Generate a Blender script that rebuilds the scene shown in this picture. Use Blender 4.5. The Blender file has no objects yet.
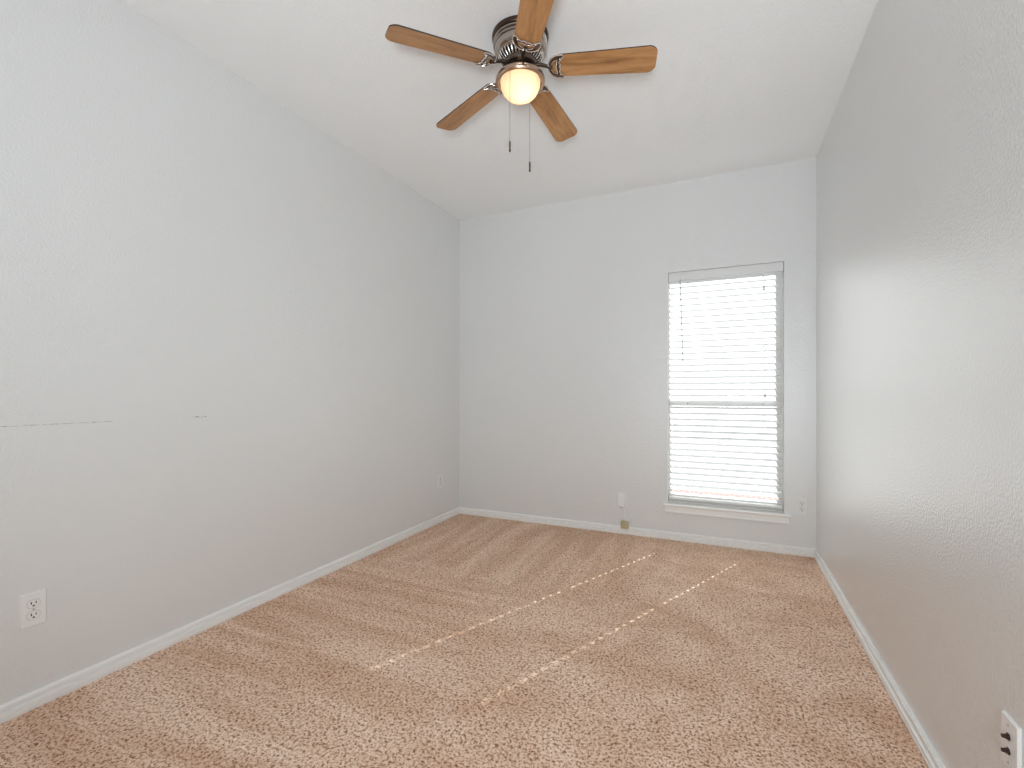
import bpy, bmesh, math
import numpy as np
from mathutils import Vector, Matrix

R = math.radians
PI = math.pi
scene = bpy.context.scene
C = scene.collection

# ------------------------------------------------------------------ room sizes (metres)
XL, XR, YB, YF, H = -2.294, 0.584, 3.836, -1.5, 2.786
EYE = 1.148
WX0, WX1, WZ0, WZ1 = -0.402, 0.388, 0.283, 2.085      # window opening
WT = 0.096                                             # wall thickness

# ------------------------------------------------------------------ camera
cam_d = bpy.data.cameras.new('camera')
cam_d.sensor_fit = 'HORIZONTAL'
cam_d.sensor_width = 36
cam_d.lens = 467.0 / 1024 * 36
cam_d.shift_y = 8.4 / 1024
cam_d.clip_start = 0.02
cam = bpy.data.objects.new('camera', cam_d)
C.objects.link(cam)
cam.location = (0, 0, EYE)
cam.rotation_euler = (R(90), 0, R(24.45))
scene.camera = cam

# ------------------------------------------------------------------ sky, sun, lamps, exposure
world = bpy.data.worlds.new('sky')
scene.world = world
world.use_nodes = True
bgn = world.node_tree.nodes['Background']
bgn.inputs['Color'].default_value = (0.84, 0.93, 1.0, 1)
bgn.inputs['Strength'].default_value = 0.16

sun_d = bpy.data.lights.new('sun', 'SUN')
sun_d.energy = 7.0
sun_d.angle = R(0.53)
sun_d.color = (0.97, 0.985, 1.0)
sun = bpy.data.objects.new('sun', sun_d)
C.objects.link(sun)
sun.rotation_euler = Vector((-0.458, -1.0, -0.838)).to_track_quat('-Z', 'Y').to_euler()
sun.location = (2.5, 9.0, 5.0)

# soft fill light added behind the camera to brighten the room
fl_d = bpy.data.lights.new('fill_light', 'AREA')
fl_d.shape = 'DISK'
fl_d.size = 0.6
fl_d.energy = 19.6
fl_d.spread = R(132)
fl_d.color = (0.84, 0.94, 1.0)
fl = bpy.data.objects.new('fill_light', fl_d)
C.objects.link(fl)
fl.location = (0.22, -0.85, 0.95)
fl.rotation_euler = Vector((-0.30, 1.0, 0.50)).to_track_quat('-Z', 'Y').to_euler()

scene.view_settings.view_transform = 'Standard'
scene.view_settings.look = 'None'
scene.view_settings.gamma = 1.0
scene.view_settings.use_curve_mapping = False
scene.view_settings.exposure = 1.0
scene.cycles.max_bounces = 14
scene.cycles.diffuse_bounces = 8
scene.cycles.glossy_bounces = 4
scene.cycles.transmission_bounces = 6
scene.cycles.transparent_max_bounces = 12
scene.cycles.caustics_reflective = False
scene.cycles.use_denoising = True
scene.cycles.use_guiding = True

# ------------------------------------------------------------------ material helpers
def mat(name):
    m = bpy.data.materials.new(name)
    m.use_nodes = True
    nt = m.node_tree
    return m, nt, nt.nodes['Principled BSDF'], nt.nodes['Material Output']

def node(nt, kind, **inp):
    n = nt.nodes.new(kind)
    for k, v in inp.items():
        if k in n.inputs:
            n.inputs[k].default_value = v
        else:
            setattr(n, k, v)
    return n

def ramp(nt, src, stops):
    r = nt.nodes.new('ShaderNodeValToRGB')
    el = r.color_ramp.elements
    while len(el) < len(stops):
        el.new(0.5)
    for e, (p, c) in zip(el, stops):
        e.position = p
        e.color = (*c, 1) if len(c) == 3 else c
    nt.links.new(src, r.inputs[0])
    return r

def simple(name, col, rough=0.5, metal=0.0, spec=0.5, bump=0.0, scale=200):
    m, nt, b, o = mat(name)
    b.inputs['Base Color'].default_value = (*col, 1)
    b.inputs['Roughness'].default_value = rough
    b.inputs['Metallic'].default_value = metal
    b.inputs['Specular IOR Level'].default_value = spec
    tc = node(nt, 'ShaderNodeTexCoord')
    nz = node(nt, 'ShaderNodeTexNoise', Scale=scale, Detail=3.0)
    nt.links.new(tc.outputs['Object'], nz.inputs['Vector'])
    mr = node(nt, 'ShaderNodeMapRange')
    mr.inputs['To Min'].default_value = max(rough - 0.04, 0.0)
    mr.inputs['To Max'].default_value = rough + 0.04
    nt.links.new(nz.outputs['Fac'], mr.inputs['Value'])
    nt.links.new(mr.outputs['Result'], b.inputs['Roughness'])
    if bump:
        bp = node(nt, 'ShaderNodeBump', Strength=1.0, Distance=bump)
        nt.links.new(nz.outputs['Fac'], bp.inputs['Height'])
        nt.links.new(bp.outputs['Normal'], b.inputs['Normal'])
    return m

def paint(name, col, rough, bump, scuffs=False, coat=1.0):
    """orange-peel textured wall paint"""
    m, nt, b, o = mat(name)
    L = nt.links.new
    b.inputs['Roughness'].default_value = rough
    b.inputs['Specular IOR Level'].default_value = 0.7
    geo = node(nt, 'ShaderNodeTexCoord')
    n1 = node(nt, 'ShaderNodeTexNoise', Scale=120.0, Detail=2.0, Roughness=0.5)
    n2 = node(nt, 'ShaderNodeTexNoise', Scale=1.3, Detail=2.0)
    L(geo.outputs['Object'], n1.inputs['Vector'])
    L(geo.outputs['Object'], n2.inputs['Vector'])
    r1 = ramp(nt, n1.outputs['Fac'], [(0.38, (0, 0, 0)), (0.66, (1, 1, 1))])
    bp = node(nt, 'ShaderNodeBump', Strength=1.0, Distance=bump)
    L(r1.outputs['Color'], bp.inputs['Height'])
    L(bp.outputs['Normal'], b.inputs['Normal'])
    lo = tuple(c * 0.985 for c in col)
    r2 = ramp(nt, n2.outputs['Fac'], [(0.3, lo), (0.7, col)])
    base = r2.outputs['Color']
    if scuffs:
        sep = node(nt, 'ShaderNodeSeparateXYZ')
        L(geo.outputs['Object'], sep.inputs[0])
        def band(out, lo_, hi_, soft):
            a = node(nt, 'ShaderNodeMapRange')
            a.inputs['From Min'].default_value = lo_ - soft
            a.inputs['From Max'].default_value = lo_
            L(out, a.inputs['Value'])
            c_ = node(nt, 'ShaderNodeMapRange')
            c_.inputs['From Min'].default_value = hi_
            c_.inputs['From Max'].default_value = hi_ + soft
            c_.inputs['To Min'].default_value = 1
            c_.inputs['To Max'].default_value = 0
            L(out, c_.inputs['Value'])
            mu = node(nt, 'ShaderNodeMath', operation='MULTIPLY')
            L(a.outputs[0], mu.inputs[0]); L(c_.outputs[0], mu.inputs[1])
            return mu.outputs[0]
        mp = node(nt, 'ShaderNodeMapping')
        mp.inputs['Scale'].default_value = (0, 55, 420)
        L(geo.outputs['Object'], mp.inputs['Vector'])
        nz = node(nt, 'ShaderNodeTexNoise', Scale=1.0, Detail=3.0)
        L(mp.outputs[0], nz.inputs['Vector'])
        brk = ramp(nt, nz.outputs['Fac'], [(0.44, (0, 0, 0)), (0.66, (1, 1, 1))])
        total = None
        for (y0, y1, z0, z1, k) in ((0.745, 1.068, 1.0275, 1.0300, 0.8), (1.388, 1.452, 1.0300, 1.0335, 1.0),
                                    (0.80, 0.85, 1.0650, 1.0668, 0.35), (1.40, 1.45, 1.0245, 1.0275, 0.35)):
            mu = node(nt, 'ShaderNodeMath', operation='MULTIPLY')
            L(band(sep.outputs['Y'], y0, y1, 0.006), mu.inputs[0])
            L(band(sep.outputs['Z'], z0, z1, 0.001), mu.inputs[1])
            mk = node(nt, 'ShaderNodeMath', operation='MULTIPLY')
            mk.inputs[1].default_value = k
            L(mu.outputs[0], mk.inputs[0])
            if total is None:
                total = mk.outputs[0]
            else:
                ad = node(nt, 'ShaderNodeMath', operation='MAXIMUM')
                L(total, ad.inputs[0]); L(mk.outputs[0], ad.inputs[1])
                total = ad.outputs[0]
        fm = node(nt, 'ShaderNodeMath', operation='MULTIPLY')
        L(total, fm.inputs[0]); L(brk.outputs['Color'], fm.inputs[1])
        mx = node(nt, 'ShaderNodeMix', data_type='RGBA')
        L(fm.outputs[0], mx.inputs[0]); L(base, mx.inputs[6])
        mx.inputs[7].default_value = (0.22, 0.12, 0.09, 1)
        base = mx.outputs[2]
    b.inputs['Coat Weight'].default_value = coat
    b.inputs['Coat Roughness'].default_value = 0.32
    L(bp.outputs['Normal'], b.inputs['Coat Normal'])
    L(base, b.inputs['Base Color'])
    return m

WALLC = (0.755, 0.755, 0.75)
M = {}
M['wall'] = paint('wall_paint', WALLC, 0.30, 0.0007)
M['wall_scuffed'] = paint('scuffed_wall_paint', WALLC, 0.30, 0.0007, scuffs=True)
M['ceiling'] = paint('ceiling_paint', (0.92, 0.92, 0.92), 0.6, 0.0008, coat=0.0)
M['trim'] = simple('trim_paint', (0.90, 0.89, 0.87), 0.35)
M['plate'] = simple('white_plastic', (0.83, 0.82, 0.805), 0.3)
M['slot'] = simple('dark_slot', (0.02, 0.018, 0.016), 0.6)
M['screw'] = simple('painted_screw', (0.48, 0.46, 0.43), 0.4, metal=0.3)
M['jack'] = simple('bronze_jack', (0.06, 0.03, 0.025), 0.35, metal=0.6)
M['beige'] = simple('beige_plastic', (0.50, 0.42, 0.25), 0.45)
M['frame'] = simple('window_frame_vinyl', (0.62, 0.60, 0.57), 0.4)
M['vinyl'] = simple('white_vinyl', (0.82, 0.82, 0.82), 0.4)
M['wand'] = simple('clear_grey_plastic', (0.42, 0.42, 0.44), 0.25)
M['cord'] = simple('white_cord', (0.8, 0.8, 0.8), 0.8)
M['nickel'] = simple('brushed_nickel', (0.42, 0.375, 0.335), 0.24, metal=1.0)
M['glow_nickel'] = simple('glow_tinted_nickel', (0.50, 0.36, 0.265), 0.26, metal=1.0)  # warm reflection on the light pan, painted into the nickel colour
M['bronze_and_shade'] = simple('antique_and_shade_band', (0.09, 0.062, 0.048), 0.3, metal=1.0)  # dark metal of the mounting ring; also shade painted into the groove
M['pewter'] = simple('dark_pewter', (0.16, 0.125, 0.10), 0.32, metal=1.0)
M['bright_nickel'] = simple('polished_nickel', (0.78, 0.74, 0.70), 0.18, metal=1.0)
M['black'] = simple('black_motor', (0.015, 0.012, 0.01), 0.5)
M['edge'] = simple('dark_blade_edge', (0.03, 0.018, 0.012), 0.45)

def carpet_mat():
    m, nt, b, o = mat('carpet')
    L = nt.links.new
    b.inputs['Roughness'].default_value = 0.95
    b.inputs['Specular IOR Level'].default_value = 0.1
    b.inputs['Sheen Weight'].default_value = 0.12
    b.inputs['Sheen Roughness'].default_value = 0.6
    tc = node(nt, 'ShaderNodeTexCoord')
    # yarn flecks
    f1 = node(nt, 'ShaderNodeTexNoise', Scale=100.0, Detail=3.0, Roughness=0.62, Distortion=0.4)
    L(tc.outputs['Object'], f1.inputs['Vector'])
    vo = node(nt, 'ShaderNodeTexVoronoi', Scale=210.0)
    L(tc.outputs['Object'], vo.inputs['Vector'])
    sp = node(nt, 'ShaderNodeSeparateColor')
    L(vo.outputs['Color'], sp.inputs[0])
    fm = node(nt, 'ShaderNodeMix', data_type='FLOAT')
    fm.inputs[0].default_value = 0.16
    L(f1.outputs['Fac'], fm.inputs[2]); L(sp.outputs[0], fm.inputs[3])
    fl_ = ramp(nt, fm.outputs[0], [(0.34, (0.25, 0.11, 0.05)), (0.42, (0.58, 0.335, 0.205)),
                                   (0.50, (0.92, 0.65, 0.475)), (0.62, (1.0, 0.82, 0.69))])
    # nap lay: vacuum strokes and foot marks (pile brushed lighter or darker)
    def strokes(sx, sy, seed, lo, hi):
        mp = node(nt, 'ShaderNodeMapping')
        mp.inputs['Scale'].default_value = (sx, sy, 1)
        mp.inputs['Location'].default_value = (seed, seed * 0.7, 0)
        L(tc.outputs['Object'], mp.inputs['Vector'])
        n = node(nt, 'ShaderNodeTexNoise', Scale=1.0, Detail=2.0, Roughness=0.5, Distortion=0.5)
        L(mp.outputs[0], n.inputs['Vector'])
        return ramp(nt, n.outputs['Fac'], [(lo, (0, 0, 0)), (hi, (1, 1, 1))]).outputs['Color']
    s_far = strokes(7.5, 0.9, 3.1, 0.40, 0.62)      # strokes running towards the window
    s_left = strokes(0.9, 6.5, 8.3, 0.40, 0.62)     # strokes running off the left wall
    s_spot = strokes(3.2, 3.8, 5.7, 0.32, 0.62)     # trodden patches
    sep = node(nt, 'ShaderNodeSeparateXYZ')
    L(tc.outputs['Object'], sep.inputs[0])
    wob = node(nt, 'ShaderNodeTexNoise', Scale=2.2, Detail=2.0)
    L(tc.outputs['Object'], wob.inputs['Vector'])
    def zone(out, lo, hi):
        ad = node(nt, 'ShaderNodeMath', operation='MULTIPLY_ADD')
        ad.inputs[1].default_value = 0.8
        L(wob.outputs['Fac'], ad.inputs[0]); L(out, ad.inputs[2])
        mr = node(nt, 'ShaderNodeMapRange', interpolation_type='SMOOTHSTEP')
        mr.inputs['From Min'].default_value = lo + 0.4
        mr.inputs['From Max'].default_value = hi + 0.4
        L(ad.outputs[0], mr.inputs['Value'])
        return mr.outputs[0]
    m1 = node(nt, 'ShaderNodeMix', data_type='RGBA')
    L(zone(sep.outputs['X'], -1.25, -0.75), m1.inputs[0]); L(s_left, m1.inputs[6]); L(s_spot, m1.inputs[7])
    m2 = node(nt, 'ShaderNodeMix', data_type='RGBA')
    L(zone(sep.outputs['X'], -0.75, -0.25), m2.inputs[0]); L(s_far, m2.inputs[6]); L(s_spot, m2.inputs[7])
    m3 = node(nt, 'ShaderNodeMix', data_type='RGBA')
    L(zone(sep.outputs['Y'], 2.45, 2.6), m3.inputs[0]); L(m1.outputs[2], m3.inputs[6]); L(m2.outputs[2], m3.inputs[7])
    lay = node(nt, 'ShaderNodeMix', data_type='RGBA', blend_type='MULTIPLY')
    lay.inputs[0].default_value = 1.0
    tone = ramp(nt, m3.outputs[2], [(0.0, (0.84, 0.755, 0.69)), (1.0, (1.0, 1.0, 1.0))])
    L(fl_.outputs['Color'], lay.inputs[6]); L(tone.outputs['Color'], lay.inputs[7])
    L(lay.outputs[2], b.inputs['Base Color'])
    n3 = node(nt, 'ShaderNodeTexNoise', Scale=260.0, Detail=2.0)
    L(tc.outputs['Object'], n3.inputs['Vector'])
    bp = node(nt, 'ShaderNodeBump', Strength=0.7, Distance=0.004)
    L(n3.outputs['Fac'], bp.inputs['Height'])
    L(bp.outputs['Normal'], b.inputs['Normal'])
    return m
M['carpet'] = carpet_mat()

def wood_mat():
    m, nt, b, o = mat('oak_blade')
    L = nt.links.new
    b.inputs['Roughness'].default_value = 0.38
    tc = node(nt, 'ShaderNodeTexCoord')
    oi = node(nt, 'ShaderNodeObjectInfo')
    mp = node(nt, 'ShaderNodeMapping')
    mp.inputs['Scale'].default_value = (2.6, 17.0, 17.0)
    L(tc.outputs['Object'], mp.inputs['Vector'])
    off = node(nt, 'ShaderNodeVectorMath', operation='SCALE')
    cb = node(nt, 'ShaderNodeCombineXYZ')
    for i in range(3):
        L(oi.outputs['Random'], cb.inputs[i])
    L(cb.outputs[0], off.inputs[0]); off.inputs['Scale'].default_value = 37.0
    ad = node(nt, 'ShaderNodeVectorMath', operation='ADD')
    L(mp.outputs[0], ad.inputs[0]); L(off.outputs[0], ad.inputs[1])
    n = node(nt, 'ShaderNodeTexNoise', Scale=1.0, Detail=5.0, Roughness=0.6, Distortion=1.2)
    L(ad.outputs[0], n.inputs['Vector'])
    n2 = node(nt, 'ShaderNodeTexNoise', Scale=3.5, Detail=4.0, Roughness=0.7, Distortion=0.4)
    L(ad.outputs[0], n2.inputs['Vector'])
    mx = node(nt, 'ShaderNodeMix', data_type='RGBA')
    mx.inputs[0].default_value = 0.4
    L(n.outputs['Fac'], mx.inputs[6]); L(n2.outputs['Fac'], mx.inputs[7])
    r = ramp(nt, mx.outputs[2], [(0.30, (0.22, 0.095, 0.033)), (0.5, (0.44, 0.212, 0.076)), (0.70, (0.58, 0.315, 0.135))])
    L(r.outputs['Color'], b.inputs['Base Color'])
    return m
M['wood'] = wood_mat()

def slat_mat():
    m, nt, b, o = mat('blind_slat_vinyl')
    L = nt.links.new
    b.inputs['Base Color'].default_value = (0.86, 0.86, 0.86, 1)
    b.inputs['Roughness'].default_value = 0.4
    tr = node(nt, 'ShaderNodeBsdfTranslucent')
    tc = node(nt, 'ShaderNodeTexCoord')
    nz = node(nt, 'ShaderNodeTexNoise', Scale=6.0, Detail=2.0)
    L(tc.outputs['Object'], nz.inputs['Vector'])
    r = ramp(nt, nz.outputs['Fac'], [(0.3, (0.80, 0.80, 0.80)), (0.7, (0.86, 0.86, 0.86))])
    L(r.outputs['Color'], tr.inputs['Color'])
    mx = node(nt, 'ShaderNodeMixShader', Fac=0.5)
    L(b.outputs[0], mx.inputs[1]); L(tr.outputs[0], mx.inputs[2])
    L(mx.outputs[0], o.inputs['Surface'])
    return m
M['slat'] = slat_mat()

def glass_mat():
    m, nt, b, o = mat('window_glass')
    L = nt.links.new
    nt.nodes.remove(b)
    tp = node(nt, 'ShaderNodeBsdfTransparent')
    tp.inputs['Color'].default_value = (0.95, 0.97, 0.96, 1)
    gl = node(nt, 'ShaderNodeBsdfGlossy')
    gl.inputs['Roughness'].default_value = 0.02
    fr = node(nt, 'ShaderNodeFresnel', IOR=1.45)
    ge = node(nt, 'ShaderNodeNewGeometry')          # a thin pane: same reflectance entering and leaving
    ir = node(nt, 'ShaderNodeMapRange')
    ir.inputs['To Min'].default_value = 1.45
    ir.inputs['To Max'].default_value = 1 / 1.45
    L(ge.outputs['Backfacing'], ir.inputs['Value'])
    L(ir.outputs[0], fr.inputs['IOR'])
    mx = node(nt, 'ShaderNodeMixShader')
    L(fr.outputs[0], mx.inputs[0]); L(tp.outputs[0], mx.inputs[1]); L(gl.outputs[0], mx.inputs[2])
    L(mx.outputs[0], o.inputs['Surface'])
    return m
M['glass'] = glass_mat()

def globe_mat():
    m, nt, b, o = mat('frosted_globe_glass')
    L = nt.links.new
    b.inputs['Base Color'].default_value = (0.85, 0.78, 0.68, 1)
    b.inputs['Roughness'].default_value = 0.35
    tr = node(nt, 'ShaderNodeBsdfTranslucent')
    tr.inputs['Color'].default_value = (1.0, 0.73, 0.52, 1)
    mx = node(nt, 'ShaderNodeMixShader', Fac=0.7)
    L(b.outputs[0], mx.inputs[1]); L(tr.outputs[0], mx.inputs[2])
    L(mx.outputs[0], o.inputs['Surface'])
    return m
M['globe'] = globe_mat()

def bulb_mat(strength):
    m, nt, b, o = mat('lit_bulb')
    nt.nodes.remove(b)
    em = node(nt, 'ShaderNodeEmission', Strength=strength)
    em.inputs['Color'].default_value = (1.0, 0.80, 0.58, 1)
    nt.links.new(em.outputs[0], o.inputs['Surface'])
    return m
M['bulb'] = bulb_mat(10.0)

def yard_mat():
    """pale concrete with a band of red brick paving across it"""
    m, nt, b, o = mat('concrete_and_brick_paving')
    L = nt.links.new
    tc = node(nt, 'ShaderNodeTexCoord')
    br = node(nt, 'ShaderNodeTexBrick', Scale=4.0)
    br.inputs['Color1'].default_value = (0.30, 0.12, 0.11, 1)
    br.inputs['Color2'].default_value = (0.34, 0.16, 0.14, 1)
    br.inputs['Mortar'].default_value = (0.5, 0.46, 0.42, 1)
    L(tc.outputs['Object'], br.inputs['Vector'])
    nz = node(nt, 'ShaderNodeTexNoise', Scale=5.0, Detail=5.0)
    L(tc.outputs['Object'], nz.inputs['Vector'])
    cr = ramp(nt, nz.outputs['Fac'], [(0.3, (0.19, 0.19, 0.20)), (0.7, (0.23, 0.23, 0.24))])
    sep = node(nt, 'ShaderNodeSeparateXYZ')
    L(tc.outputs['Object'], sep.inputs[0])
    g1 = node(nt, 'ShaderNodeMath', operation='GREATER_THAN'); g1.inputs[1].default_value = 6.3
    g2 = node(nt, 'ShaderNodeMath', operation='LESS_THAN'); g2.inputs[1].default_value = 6.9
    mu = node(nt, 'ShaderNodeMath', operation='MULTIPLY')
    L(sep.outputs['Y'], g1.inputs[0]); L(sep.outputs['Y'], g2.inputs[0])
    L(g1.outputs[0], mu.inputs[0]); L(g2.outputs[0], mu.inputs[1])
    mx = node(nt, 'ShaderNodeMix', data_type='RGBA')
    L(mu.outputs[0], mx.inputs[0]); L(cr.outputs['Color'], mx.inputs[6]); L(br.outputs['Color'], mx.inputs[7])
    L(mx.outputs[2], b.inputs['Base Color'])
    b.inputs['Roughness'].default_value = 0.9
    return m
M['brick'] = yard_mat()

# ------------------------------------------------------------------ mesh helpers
def link(name, me, parent=None, m=None):
    o = bpy.data.objects.new(name, me)
    C.objects.link(o)
    if parent:
        o.parent = parent
    if m is not None and me is not None and not me.materials:
        me.materials.append(m)
    return o

def build(name, bm, m=None, parent=None, smooth=False, bevel=0, loc=(0, 0, 0), rot=(0, 0, 0)):
    bmesh.ops.recalc_face_normals(bm, faces=bm.faces[:])
    me = bpy.data.meshes.new(name)
    bm.to_mesh(me)
    bm.free()
    if smooth:
        me.shade_smooth()
        try:
            me.set_sharp_from_angle(angle=R(35))
        except Exception:
            pass
    o = link(name, me, parent, m)
    o.location = loc
    o.rotation_euler = rot
    if bevel:
        b = o.modifiers.new('bevel', 'BEVEL')
        b.width = bevel
        b.segments = 3
        b.limit_method = 'ANGLE'
    return o

def box(bm, x0, x1, y0, y1, z0, z1):
    v = [bm.verts.new((x, y, z)) for x in (x0, x1) for y in (y0, y1) for z in (z0, z1)]
    for f in ((0, 1, 3, 2), (4, 6, 7, 5), (0, 4, 5, 1), (2, 3, 7, 6), (0, 2, 6, 4), (1, 5, 7, 3)):
        bm.faces.new([v[i] for i in f])

def boxes(*args):
    bm = bmesh.new()
    for a in args:
        box(bm, *a)
    return bm

def lathe(prof, n=64, ang=None):
    """profile of (radius, z) turned round the z axis"""
    bm = bmesh.new()
    rings = []
    for r, z in prof:
        if r < 1e-6:
            rings.append([bm.verts.new((0, 0, z))])
        else:
            rings.append([bm.verts.new((r * math.cos(2 * PI * i / n), r * math.sin(2 * PI * i / n), z)) for i in range(n)])
    for a, b in zip(rings, rings[1:]):
        for i in range(n):
            j = (i + 1) % n
            if len(a) == 1 and len(b) == 1:
                continue
            if len(a) == 1:
                bm.faces.new((a[0], b[i], b[j]))
            elif len(b) == 1:
                bm.faces.new((a[i], b[0], a[j]))
            else:
                bm.faces.new((a[i], b[i], b[j], a[j]))
    return bm

def tube(bm, pts, rad, n=10, cap=True):
    """round bar through points; rad is a number or one per point"""
    pts = [Vector(p) for p in pts]
    rs = rad if isinstance(rad, (list, tuple)) else [rad] * len(pts)
    rings = []
    up = None
    for i, p in enumerate(pts):
        t = (pts[min(i + 1, len(pts) - 1)] - pts[max(i - 1, 0)]).normalized()
        if up is None:
            up = Vector((0, 0, 1)) if abs(t.z) < 0.9 else Vector((1, 0, 0))
        a = t.cross(up).normalized()
        b = a.cross(t).normalized()
        up = b
        rings.append([bm.verts.new(p + rs[i] * (math.cos(2 * PI * k / n) * a + math.sin(2 * PI * k / n) * b)) for k in range(n)])
    for r0, r1 in zip(rings, rings[1:]):
        for k in range(n):
            bm.faces.new((r0[k], r0[(k + 1) % n], r1[(k + 1) % n], r1[k]))
    if cap:
        bm.faces.new(rings[0]); bm.faces.new(rings[-1][::-1])
    return bm

def prism(bm, poly, z0, z1):
    """closed outline in xy extruded from z0 to z1"""
    lo = [bm.verts.new((x, y, z0)) for x, y in poly]
    hi = [bm.verts.new((x, y, z1)) for x, y in poly]
    n = len(poly)
    f0 = bm.faces.new(lo[::-1]); f1 = bm.faces.new(hi)
    for i in range(n):
        bm.faces.new((lo[i], lo[(i + 1) % n], hi[(i + 1) % n], hi[i]))
    bmesh.ops.triangulate(bm, faces=[f0, f1])
    return bm

def sweep(bm, prof, p0, p1, inward):
    """moulding profile of (out, z) swept from p0 to p1 on the floor; inward is the room-side normal"""
    p0, p1, inw = Vector((*p0, 0)), Vector((*p1, 0)), Vector((*inward, 0))
    A = [bm.verts.new(p0 + inw * o + Vector((0, 0, z))) for o, z in prof]
    B = [bm.verts.new(p1 + inw * o + Vector((0, 0, z))) for o, z in prof]
    n = len(prof)
    for i in range(n):
        bm.faces.new((A[i], A[(i + 1) % n], B[(i + 1) % n], B[i]))
    bm.faces.new(A); bm.faces.new(B[::-1])
    return bm

def struct(o, label=None):
    o['kind'] = 'structure'
    if label:
        o['label'] = label
    return o

def thing(name, label, cat, loc=(0, 0, 0), rz=0.0, group=None):
    o = bpy.data.objects.new(name, None)
    o.empty_display_size = 0.05
    C.objects.link(o)
    o.location = loc
    o.rotation_euler = (0, 0, rz)
    o['label'] = label
    o['category'] = cat
    if group:
        o['group'] = group
    return o

# ------------------------------------------------------------------ room shell
struct(build('wall_left', boxes((XL - WT, XL, YF - WT, YB + WT, -0.05, H + 0.1)), M['wall_scuffed']), 'long white left wall with faint brown scuff marks')
struct(build('wall_right', boxes((XR, XR + WT, YF - WT, YB + WT, -0.05, H + 0.1)), M['wall']), 'white textured right wall close to the camera')
struct(build('wall_rear', boxes((XL, XR, YF - WT, YF, -0.05, H + 0.1)), M['wall']), 'white wall behind the camera')
bm = bmesh.new()
xs = [XL, WX0, WX1, XR]
zs = [-0.05, WZ0 - 0.02, WZ1, H + 0.1]
for y in (YB, YB + WT):
    pass
grid = {}
for yi, y in enumerate((YB, YB + WT)):
    for i, x in enumerate(xs):
        for k, z in enumerate(zs):
            grid[yi, i, k] = bm.verts.new((x, y, z))
for yi in (0, 1):
    for i in range(3):
        for k in range(3):
            if i == 1 and k == 1:
                continue
            bm.faces.new((grid[yi, i, k], grid[yi, i + 1, k], grid[yi, i + 1, k + 1], grid[yi, i, k + 1]))
def bridge(a, b):
    bm.faces.new((grid[0, a[0], a[1]], grid[0, b[0], b[1]], grid[1, b[0], b[1]], grid[1, a[0], a[1]]))
for i in range(3):
    bridge((i, 0), (i + 1, 0)); bridge((i, 3), (i + 1, 3))
    bridge((0, i), (0, i + 1)); bridge((3, i), (3, i + 1))
bridge((1, 1), (2, 1)); bridge((1, 2), (2, 2)); bridge((1, 1), (1, 2)); bridge((2, 1), (2, 2))
struct(build('wall_back', bm, M['wall']), 'white end wall with a single tall window')
struct(build('ceiling', boxes((XL, XR, YF, YB, H, H + 0.1)), M['ceiling']), 'flat white textured ceiling')

def carpet():
    rng = np.random.default_rng(4)
    sp = 0.0055
    nx = int((XR - XL) / sp) + 1
    y_near = 0.45
    ny = int((YB - y_near) / sp) + 1
    xx = np.linspace(XL, XR, nx)
    yy = np.concatenate([np.linspace(YF, y_near, 20)[:-1], np.linspace(y_near, YB, ny)])
    n2 = len(yy)
    X, Y = np.meshgrid(xx, yy)
    fine = (Y >= y_near - 1e-6).astype(float)
    X = X + fine * rng.uniform(-0.0022, 0.0022, X.shape)
    Y = Y + fine * rng.uniform(-0.0022, 0.0022, X.shape)
    X[:, 0] = XL; X[:, -1] = XR; Y[0] = YF; Y[-1] = YB
    Z = fine * (rng.uniform(-0.0020, 0.0012, X.shape))
    co = np.stack([X, Y, Z], -1).reshape(-1, 3).astype(np.float32)
    i = np.arange((n2 - 1) * nx).reshape(n2 - 1, nx)[:, :-1].ravel()
    quads = np.stack([i, i + 1, i + nx + 1, i + nx], -1).astype(np.int32)
    me = bpy.data.meshes.new('floor')
    me.vertices.add(len(co)); me.vertices.foreach_set('co', co.ravel())
    me.loops.add(quads.size); me.loops.foreach_set('vertex_index', quads.ravel())
    me.polygons.add(len(quads))
    me.polygons.foreach_set('loop_start', (np.arange(len(quads)) * 4).astype(np.int32))
    me.polygons.foreach_set('loop_total', np.full(len(quads), 4, np.int32))
    me.update(calc_edges=True)
    me.validate()
    me.shade_smooth()
    return link('floor', me, None, M['carpet'])
struct(carpet(), 'wall to wall brown flecked carpet with vacuum strokes')

BASE = [(0, -0.01), (0.015, -0.01), (0.015, 0.003), (0.0185, 0.006), (0.0185, 0.014), (0.0135, 0.0155), (0.0135, 0.019), (0.0185, 0.0205),
        (0.0185, 0.030), (0.013, 0.0325), (0.003, 0.034), (0.0025, 0.041), (0.011, 0.0425), (0.0135, 0.046), (0.0135, 0.054),
        (0.009, 0.0595), (0, 0.0600)]
for nm, p0, p1, inw in (('baseboard_left', (XL, YF), (XL, YB), (1, 0)), ('baseboard_right', (XR, YF), (XR, YB), (-1, 0)),
                        ('baseboard_back', (XL, YB), (XR, YB), (0, -1)), ('baseboard_rear', (XL, YF), (XR, YF), (0, 1))):
    struct(build(nm, sweep(bmesh.new(), BASE, p0, p1, inw), M['trim']))

# outdoors: brick paving below the window
struct(build('trim_1', boxes((-9, 9, YB + WT, 14, -0.35, -0.20)), M['brick']), 'pale paving with a brick band outside the window')

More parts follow.
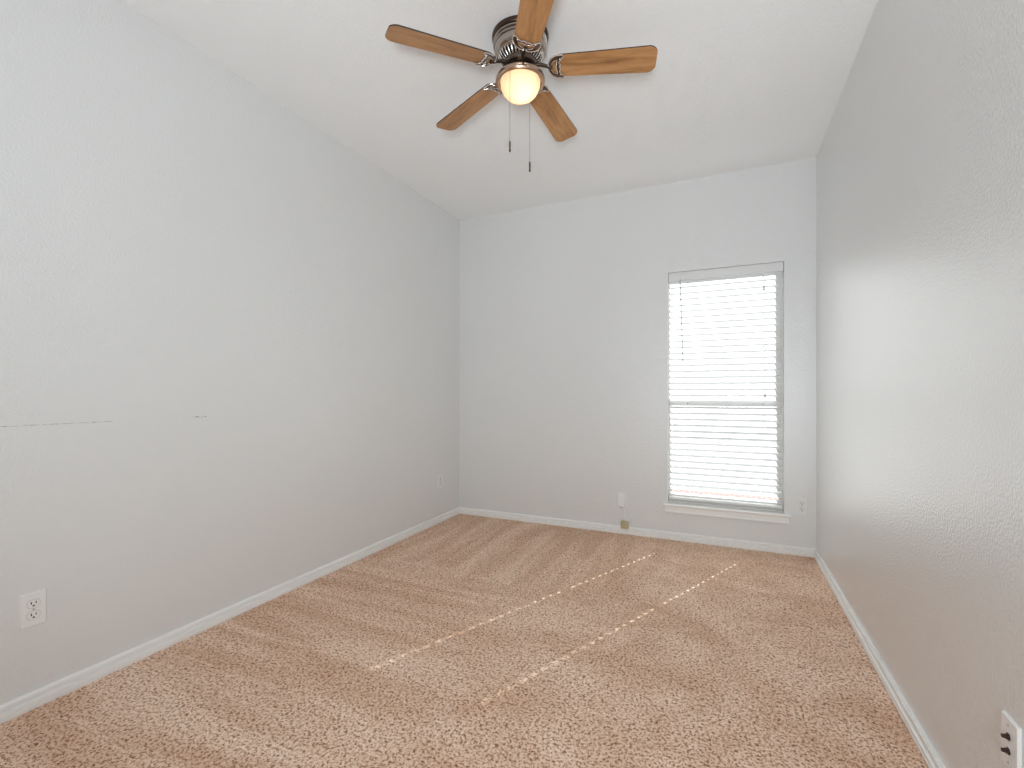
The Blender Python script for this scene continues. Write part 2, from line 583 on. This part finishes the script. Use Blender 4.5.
# ------------------------------------------------------------------ window
win = bpy.data.objects.new('window_1', None)
C.objects.link(win)
win.location = ((WX0 + WX1) / 2, YB, WZ0)
struct(win, 'tall single window with a meeting rail behind the blind')
ww, wh = WX1 - WX0, WZ1 - WZ0
hw = ww / 2
fy0, fy1 = 0.064, 0.096
FW, SWD = 0.014, 0.014                          # frame and sash member widths
build('window_frame', boxes((-hw, -hw + FW, fy0, fy1, 0, wh), (hw - FW, hw, fy0, fy1, 0, wh),
                            (-hw + FW, hw - FW, fy0, fy1, wh - FW, wh), (-hw + FW, hw - FW, fy0, fy1, 0, 0.03)),
      M['frame'], win, bevel=0.002)
mz = 0.795
build('upper_sash', boxes((-hw + FW, -hw + FW + SWD, 0.080, 0.092, mz, wh - FW), (hw - FW - SWD, hw - FW, 0.080, 0.092, mz, wh - FW),
                          (-hw + FW + SWD, hw - FW - SWD, 0.080, 0.092, mz, mz + 0.022), (-hw + FW + SWD, hw - FW - SWD, 0.080, 0.092, wh - FW - SWD, wh - FW)),
      M['frame'], win, bevel=0.002)
build('lower_sash', boxes((-hw + FW, -hw + FW + SWD, 0.066, 0.078, 0.03, mz + 0.022), (hw - FW - SWD, hw - FW, 0.066, 0.078, 0.03, mz + 0.022),
                          (-hw + FW + SWD, hw - FW - SWD, 0.066, 0.078, mz, mz + 0.022), (-hw + FW + SWD, hw - FW - SWD, 0.066, 0.078, 0.03, 0.070)),
      M['frame'], win, bevel=0.002)
e = FW + SWD - 0.005
build('glass_pane', boxes((-hw + e, hw - e, 0.085, 0.088, mz + 0.015, wh - e)), M['glass'], win)
build('glass_pane', boxes((-hw + e, hw - e, 0.071, 0.074, 0.065, mz + 0.005)), M['glass'], win)
# stool with a rounded nose, and the apron below it
st = bmesh.new()
prof = [(-0.034, -0.010), (-0.030, -0.016), (-0.024, -0.019), (0.062, -0.019), (0.062, 0.0), (-0.026, 0.0), (-0.032, -0.004)]
xa, xb = -0.435 - win.location.x, 0.428 - win.location.x
A = [st.verts.new((xa, y, z)) for y, z in prof]
B = [st.verts.new((xb, y, z)) for y, z in prof]
for i in range(len(prof)):
    j = (i + 1) % len(prof)
    st.faces.new((A[i], A[j], B[j], B[i]))
st.faces.new(A); st.faces.new(B[::-1])
# cut the stool back to the opening where it enters the wall
build('window_sill', st, M['trim'], win)
build('sill_apron', boxes((xa + 0.012, xb - 0.012, -0.014, 0.0, -0.068, -0.019), (xa + 0.012, xb - 0.012, -0.018, 0.0, -0.068, -0.058)), M['trim'], win, bevel=0.002)

# ------------------------------------------------------------------ blind
blind = thing('window_blind', 'white horizontal slat blind lowered and closed over the window', 'blind', (0, YB + 0.040, WZ1))
BX0, BX1 = WX0 + 0.007, WX1 - 0.009
build('head_rail', boxes((WX0 + 0.002, WX1 - 0.002, -0.028, 0.028, -0.064, -0.001)), M['wall'], blind, bevel=0.002)
PITCH, NS, SW = 0.0469, 36, 0.050
TILT = R(62)
HOLES = (-0.259, 0.259)
sb = bmesh.new()
slat_z = [1.998 - WZ1 - i * PITCH for i in range(NS)]
def slat(bm, zc, tilt):
    nseg = 10
    hx = []
    for h in HOLES:
        hx += [h - 0.0045, h + 0.0045]
    xs_ = [BX0, BX0 + 0.1, hx[0], hx[1], 0.0, hx[2], hx[3], BX1]
    rows = []
    for k in range(nseg + 1):
        t = k / nseg - 0.5                      # -0.5 room edge, +0.5 window edge
        a = t * SW
        crown = 0.0028 * (1 - (2 * t) ** 2)
        # room edge up, window edge down when closed
        y = a * math.cos(tilt) - crown * math.sin(tilt)
        z = -a * math.sin(tilt) + crown * -math.cos(tilt) * -1
        rows.append([bm.verts.new((x, y, zc + z)) for x in xs_])
    for k in range(nseg):
        for i in range(len(xs_) - 1):
            if i in (2, 5) and 4 <= k <= 5:
                continue
            bm.faces.new((rows[k][i], rows[k][i + 1], rows[k + 1][i + 1], rows[k + 1][i]))
for i, z in enumerate(slat_z):
    slat(sb, z, TILT if i < NS - 2 else R(50 - 14 * (i - NS + 2)))
build('slats', sb, M['slat'], blind, smooth=True)
zbot = slat_z[-1] - 0.036
build('bottom_rail', boxes((BX0, BX1, -0.025, 0.025, zbot - 0.009, zbot + 0.009)), M['vinyl'], blind, bevel=0.004)
for x in (HOLES[0], -0.005, HOLES[1]):
    lb = bmesh.new()
    for y in (-0.017, 0.017):
        tube(lb, [(x + 0.019, y, -0.06), (x + 0.019, y, zbot)], 0.0009, 6)
    for z in slat_z:                            # rungs under each slat
        tube(lb, [(x + 0.019, -0.017, z + 0.014), (x + 0.019, 0.017, z - 0.017)], 0.0006, 5)
    build('ladder_cord', lb, M['cord'], blind)
wb = bmesh.new()
tube(wb, [(-0.312, -0.034, -0.05), (-0.312, -0.036, -0.072)], 0.002, 8)
tube(wb, [(-0.312, -0.036, -0.070), (-0.292, -0.037, -0.66), (-0.2915, -0.037, -0.695)], [0.0036, 0.0036, 0.0046], 6)
build('tilt_wand', wb, M['wand'], blind)
for x, zt in ((0.261, 1.905), (0.268, 1.13)):
    cb = bmesh.new()
    tube(cb, [(x - 0.002, -0.032, -0.06), (x, -0.033, zt - WZ1)], 0.0009, 6)
    lc = build('lift_cord', cb, M['cord'], blind)
    tb = bmesh.new()
    tube(tb, [(x, -0.033, zt - WZ1 + 0.018), (x, -0.033, zt - WZ1 + 0.010), (x, -0.033, zt - WZ1 - 0.014), (x, -0.033, zt - WZ1 - 0.019)], [0.0018, 0.0035, 0.005, 0.0035], 12)
    build('tassel', tb, M['wand'], lc, smooth=True)

# ------------------------------------------------------------------ ceiling fan
FX, FY = -0.857, 1.977
fan = thing('ceiling_fan', 'five-blade ceiling fan with oak blades, nickel motor and lit globe', 'ceiling fan', (FX, FY, H))
Z = lambda z: z - H
hous = build('motor_housing', lathe([(0, Z(2.786)), (0.120, Z(2.786)), (0.120, Z(2.766)), (0.124, Z(2.763)), (0.1255, Z(2.759)), (0.124, Z(2.755)),
                              (0.117, Z(2.752)), (0.117, Z(2.748)), (0.123, Z(2.746)), (0.1245, Z(2.742)), (0.123, Z(2.738)), (0.118, Z(2.736)), (0.119, Z(2.732)),
                              (0.119, Z(2.712)), (0.114, Z(2.702)), (0.108, Z(2.697)), (0.108, Z(2.693)), (0.100, Z(2.689)), (0.098, Z(2.692)), (0, Z(2.692))], 96), M['nickel'], fan, smooth=True)
build('mounting_band', lathe([(0.1205, Z(2.7858)), (0.1300, Z(2.7858)), (0.1310, Z(2.780)), (0.1290, Z(2.770)), (0.125, Z(2.766)), (0.1202, Z(2.766))], 96), M['bronze_and_shade'], hous, smooth=True)
build('groove_shade_band', lathe([(0.1165, Z(2.7535)), (0.1195, Z(2.7535)), (0.1195, Z(2.7470)), (0.1165, Z(2.7470))], 96), M['bronze_and_shade'], hous)  # dark strip stands in for dark reflections in the groove
vb = bmesh.new()
NR = 36
for k in range(NR):                             # radial ribs of the vent ring
    a = 2 * PI * k / NR
    ca, sa = math.cos(a), math.sin(a)
    tube(vb, [(0.101 * ca, 0.101 * sa, Z(2.692)), (0.094 * ca, 0.094 * sa, Z(2.676)), (0.080 * ca, 0.080 * sa, Z(2.664))], 0.0032, 8)
vr = build('vent_ring', vb, M['bright_nickel'], fan, smooth=True)
build('vent_core', lathe([(0.096, Z(2.692)), (0.088, Z(2.676)), (0.074, Z(2.667)), (0.0, Z(2.667))], 64), M['black'], vr, smooth=True)
build('flywheel', lathe([(0, Z(2.667)), (0.076, Z(2.667)), (0.079, Z(2.663)), (0.079, Z(2.650)), (0.074, Z(2.645)), (0.055, Z(2.643)), (0.0, Z(2.643))], 64), M['pewter'], fan, smooth=True)
build('switch_housing', lathe([(0.0, Z(2.643)), (0.052, Z(2.643)), (0.055, Z(2.638)), (0.055, Z(2.612)), (0.05, Z(2.606)), (0, Z(2.606))], 64), M['pewter'], fan, smooth=True)
pan = build('light_pan', lathe([(0.0, Z(2.612)), (0.060, Z(2.611)), (0.095, Z(2.603)), (0.110, Z(2.595)), (0.1135, Z(2.588)), (0.1135, Z(2.578)),
                                (0.109, Z(2.572)), (0.101, Z(2.570)), (0.0975, Z(2.573)), (0.0975, Z(2.585)), (0, Z(2.600))], 96), M['glow_nickel'], fan, smooth=True)
gp = [(0.0900, Z(2.582))]
for k in range(0, 19):
    a = PI / 2 * k / 18
    gp.append((0.0925 * max(math.cos(a), 0) ** 0.85, Z(2.576 - 0.082 * math.sin(a) ** 1.1)))
globe = build('globe', lathe(gp, 72), M['globe'], fan, smooth=True)
globe['label'] = 'frosted glass globe glowing warm white'
bulb = build('bulb', lathe([(0, 0.024), (0.010, 0.023), (0.018, 0.016), (0.022, 0.004), (0.019, -0.012), (0.011, -0.021), (0, -0.024)], 24), M['bulb'], globe, smooth=True, loc=(0.012, -0.008, Z(2.548)))
for k, ang in enumerate((230.2, 302.2, 14.2, 86.2, 158.2)):
    a = R(ang)
    iron = bmesh.new()
    # arm from the flywheel, dropping to the blade
    tube(iron, [(0.070, 0, 0.038), (0.095, 0, 0.037), (0.118, 0, 0.029), (0.135, 0, 0.020), (0.150, 0, 0.0165)], [0.010, 0.009, 0.0075, 0.0075, 0.008], 10)
    pitch = R(11)
    tilt = Matrix.Translation((0, 0, 0.031)) @ Matrix.Rotation(R(3.2), 4, 'Y') @ Matrix.Rotation(-pitch, 4, 'X')
    out = []
    for i in range(17):                         # rounded inner end
        t = PI / 2 + PI * i / 16
        out.append((0.178 + 0.048 * math.cos(t), 0.0590 * math.sin(t)))
    # scalloped outer edge: two horns and three shallow bays
    out += [(0.196, -0.0590), (0.202, -0.052), (0.192, -0.042), (0.183, -0.030), (0.180, -0.021), (0.186, -0.012), (0.183, -0.006),
            (0.181, 0.0), (0.183, 0.006), (0.186, 0.012), (0.180, 0.021), (0.183, 0.030), (0.192, 0.042), (0.202, 0.052), (0.196, 0.0590)]
    inner = []
    for i in range(13):                         # the bean-shaped cut-out
        t = PI / 2 + PI * i / 12
        inner.append((0.172 + 0.030 * math.cos(t), 0.036 * math.sin(t)))
    inner += [(0.169, -0.018), (0.165, 0.0), (0.169, 0.018)]
    blade = bpy.data.objects.new('blade', None)
    # blade board: rounded outline, slightly wider at the tip
    bl = bmesh.new()
    pts = []
    r0, r1, w0, w1, rc = 0.142, 0.600, 0.056, 0.066, 0.030
    for i in range(13):
        t = PI / 2 + PI * i / 12
        pts.append((r0 + 0.045 + 0.045 * math.cos(t), w0 * math.sin(t)))
    for cx_, sy in ((r1 - rc, -1), (r1 - rc, 1)):
        for i in range(7):
            t = (-PI / 2 + PI / 2 * i / 6) if sy < 0 else (PI / 2 * i / 6)
            pts.append((cx_ + rc * math.cos(t) + (0.006 * (1 - abs(math.sin(t)))), sy * (w1 - rc) + rc * math.sin(t)))
    prism(bl, pts, 0.0, 0.0055)
    bmesh.ops.recalc_face_normals(bl, faces=bl.faces[:])
    me = bpy.data.meshes.new('blade')
    for f in bl.faces:
        f.material_index = 1 if abs(f.normal.z) < 0.5 else 0
    bl.to_mesh(me); bl.free()
    me.materials.append(M['wood']); me.materials.append(M['edge'])
    bpy.data.objects.remove(blade)
    blade = link('blade', me, fan)
    blade.matrix_local = Matrix.Translation((0, 0, Z(2.611))) @ Matrix.Rotation(a, 4, 'Z') @ tilt
    tilt_i = tilt.inverted()
    bmesh.ops.transform(iron, matrix=tilt_i, verts=iron.verts[:])
    # medallion plate under the blade root, with its raised bright rims
    def ring(bm_, poly, rad, closed=True):
        p = [(x, y, -0.0045) for x, y in poly]
        if closed:
            p = p + [p[0]]
        tube(bm_, p, rad, 8, cap=not closed)
    plate = bmesh.new()
    # plate with the cut-out: outline strip joined to inner loop by triangle fill
    ov = [plate.verts.new((x, y, -0.0006)) for x, y in out]
    iv = [plate.verts.new((x, y, -0.0006)) for x, y in inner]
    oe = [plate.edges.new((ov[i], ov[(i + 1) % len(ov)])) for i in range(len(ov))]
    ie = [plate.edges.new((iv[i], iv[(i + 1) % len(iv)])) for i in range(len(iv))]
    bmesh.ops.triangle_fill(plate, use_beauty=True, edges=oe + ie)
    ex = bmesh.ops.extrude_face_region(plate, geom=plate.faces[:])
    bmesh.ops.translate(plate, vec=(0, 0, -0.0040), verts=[g for g in ex['geom'] if isinstance(g, bmesh.types.BMVert)])
    tmp = bpy.data.meshes.new('t'); plate.to_mesh(tmp); plate.free()
    iron.from_mesh(tmp); bpy.data.meshes.remove(tmp)
    holder = build('blade_holder', iron, M['pewter'], blade, smooth=True)
    rim = bmesh.new()
    ring(rim, out, 0.0028)
    ring(rim, inner, 0.0018)
    for q in ((0.140, 0.0), (0.184, 0.040), (0.184, -0.040)):
        t_ = bmesh.new()
        bmesh.ops.create_uvsphere(t_, u_segments=12, v_segments=8, radius=0.0042, matrix=Matrix.Translation((q[0], q[1], -0.005)))
        tm = bpy.data.meshes.new('t'); t_.to_mesh(tm); t_.free(); rim.from_mesh(tm); bpy.data.meshes.remove(tm)
    build('holder_rim', rim, M['bright_nickel'], blade, smooth=True)

cy_, sy_ = math.cos(R(24.45)), math.sin(R(24.45))
for dx, dz, zb in ((-0.0475, -0.095, 2.208), (0.0475, 0.095, 2.210)):
    px_, py_ = cy_ * dx - sy_ * dz, sy_ * dx + cy_ * dz
    ch = bmesh.new()
    tube(ch, [(0, 0, Z(2.573)), (0, 0, Z(zb + 0.05))], 0.0008, 6)
    zz = 2.568
    while zz > zb + 0.05:                       # bead chain
        bmesh.ops.create_icosphere(ch, subdivisions=1, radius=0.0014, matrix=Matrix.Translation((0, 0, Z(zz))))
        zz -= 0.0045
    chain = build('pull_chain', ch, M['nickel'], fan, smooth=True, loc=(px_, py_, 0))
    fb = lathe([(0, 0.052), (0.0018, 0.050), (0.0042, 0.044), (0.0046, 0.030), (0.0042, 0.012), (0.0052, 0.006), (0.0035, 0.001), (0, 0)], 16)
    build('pull_fob', fb, M['pewter'], chain, smooth=True, loc=(0, 0, Z(zb)))

# ------------------------------------------------------------------ outlets and wall plates
def rounded(w, h, r, n=5):
    pts = []
    for cx_, cz_, a0 in ((w - r, h - r, 0), (-w + r, h - r, 90), (-w + r, -h + r, 180), (w - r, -h + r, 270)):
        for i in range(n + 1):
            t = R(a0 + 90 * i / n)
            pts.append((cx_ + r * math.cos(t), cz_ + r * math.sin(t)))
    return pts

def plate_mesh(w, h, t):
    """wall plate with sloping edges, back at y=0, facing -y"""
    bm = bmesh.new()
    loops = []
    for (k, y, r) in ((0.0, 0.0, 0.004), (0.0, -t * 0.45, 0.004), (0.003, -t, 0.004), ):
        loops.append([bm.verts.new((x, y, z)) for x, z in rounded(w / 2 - k, h / 2 - k, r)])
    for a, b in zip(loops, loops[1:]):
        for i in range(len(a)):
            j = (i + 1) % len(a)
            bm.faces.new((a[i], a[j], b[j], b[i]))
    bm.faces.new(loops[0][::-1]); bm.faces.new(loops[-1])
    return bm

def extrude_xz(poly, y0, y1):
    bm = bmesh.new()
    prism(bm, [(x, z) for x, z in poly], 0, 1)
    for v in bm.verts:
        x, z, t = v.co
        v.co = (x, y0 + (y1 - y0) * t, z)
    return bm

def screw(parent, x, z, y):
    bm = lathe([(0, 0.0018), (0.0022, 0.0016), (0.0034, 0.0008), (0.0036, 0)], 16)
    s = build('screw', bm, M['screw'], parent, smooth=True, loc=(x, y, z), rot=(R(90), 0, 0))
    return s

def duplex(label, loc, rz, w=0.074, h=0.122, deep=0.007):
    t = thing('wall_outlet', label, 'outlet', loc, rz, 'duplex wall outlets')
    build('face_plate', plate_mesh(w, h, deep), M['plate'], t)
    for zc in (0.021, -0.021):
        # receptacle face: circle with flattened top and bottom
        pts = []
        for i in range(40):
            a = 2 * PI * i / 40
            pts.append((0.0175 * math.cos(a), max(-0.0145, min(0.0145, 0.0175 * math.sin(a))) ))
        rc = build('receptacle', extrude_xz(pts, -deep - 0.0012, -deep + 0.002), M['plate'], t, loc=(0, 0, zc))
        build('receptacle_rim', extrude_xz([(x * 1.07, z * 1.07) for x, z in pts], -deep - 0.0003, -deep + 0.0015), M['screw'], rc)
        for x, w_ in ((-0.0065, 0.0016), (0.0065, 0.0013)):
            build('slot', boxes((x - w_, x + w_, -deep - 0.0016, -deep, -0.001, 0.008)), M['slot'], rc)
        gp_ = [(0.0032 * math.cos(2 * PI * i / 16), -0.0075 + max(-0.0022, 0.0032 * math.sin(2 * PI * i / 16))) for i in range(16)]
        build('slot', extrude_xz(gp_, -deep - 0.0016, -deep), M['slot'], rc)
    screw(t, 0, 0, -deep)
    return t

duplex('white duplex outlet low on the left wall near the camera', (XL, 0.826, 0.359), R(90))
duplex('white outlet low on the left wall beside the far corner', (XL, 3.500, 0.364), R(90))
duplex('white duplex outlet on the end wall right of the window sill', (0.4965, YB, 0.345), 0, w=0.070, h=0.120)

t = thing('cable_plate', 'white wall plate with two dark cable jacks on the right wall', 'wall plate', (XR, 1.408, 0.363), R(-90))
build('face_plate', plate_mesh(0.070, 0.116, 0.006), M['plate'], t)
for zc in (0.016, -0.016):
    jb = lathe([(0.0078, 0), (0.0078, 0.0025), (0.0055, 0.0025), (0.0055, 0.006), (0.0046, 0.007), (0.0046, 0.008), (0.0, 0.008)], 6)
    j = build('cable_jack', jb, M['jack'], t, loc=(0, -0.006, zc), rot=(R(90), 0, 0))
    build('jack_barrel', lathe([(0.0042, 0.0075), (0.0042, 0.012), (0.0026, 0.0125), (0.0, 0.0125)], 16), M['jack'], j, smooth=True)
for zc in (0.042, -0.042):
    screw(t, 0, zc, -0.006)

# wall phone plate with a thin cable, and the beige jack box below it
t = thing('phone_plate', 'white phone wall plate with projecting cover left of the window', 'wall plate', (-0.7645, YB, 0.273), 0)
build('face_plate', plate_mesh(0.074, 0.120, 0.006), M['plate'], t)
cv = bmesh.new()
a = [cv.verts.new(p) for p in ((-0.026, -0.006, 0.048), (0.026, -0.006, 0.048), (0.026, -0.006, -0.054), (-0.026, -0.006, -0.054))]
b = [cv.verts.new(p) for p in ((-0.023, -0.012, 0.044), (0.023, -0.012, 0.044), (0.023, -0.030, -0.052), (-0.023, -0.030, -0.052))]
for i in range(4):
    j = (i + 1) % 4
    cv.faces.new((a[i], a[j], b[j], b[i]))
cv.faces.new(a[::-1]); cv.faces.new(b)
cov = build('cover', cv, M['plate'], t, bevel=0.003)
build('socket', boxes((-0.008, 0.008, -0.024, -0.011, -0.0575, -0.050)), M['slot'], cov)
cb = bmesh.new()
tube(cb, [(0.020, -0.010, -0.050), (0.025, -0.008, -0.072), (0.028, -0.006, -0.11), (0.029, -0.006, -0.165)], 0.0018, 8)
build('cable', cb, M['cord'], t, smooth=True)
t = thing('phone_jack_box', 'small beige phone jack box just above the baseboard', 'jack box', (-0.7335, YB, 0.047), 0)
bb = boxes((-0.030, 0.030, -0.034, -0.0140, 0.0, 0.060))
build('box_cover', bb, M['beige'], t, bevel=0.004)
build('box_base', boxes((-0.0290, 0.0290, -0.0145, 0.0, 0.0140, 0.0590)), M['beige'], t, bevel=0.001)
build('jack_socket', boxes((-0.006, 0.006, -0.028, -0.018, -0.0012, 0.004)), M['slot'], t)
screw(t, 0, 0.040, -0.034)
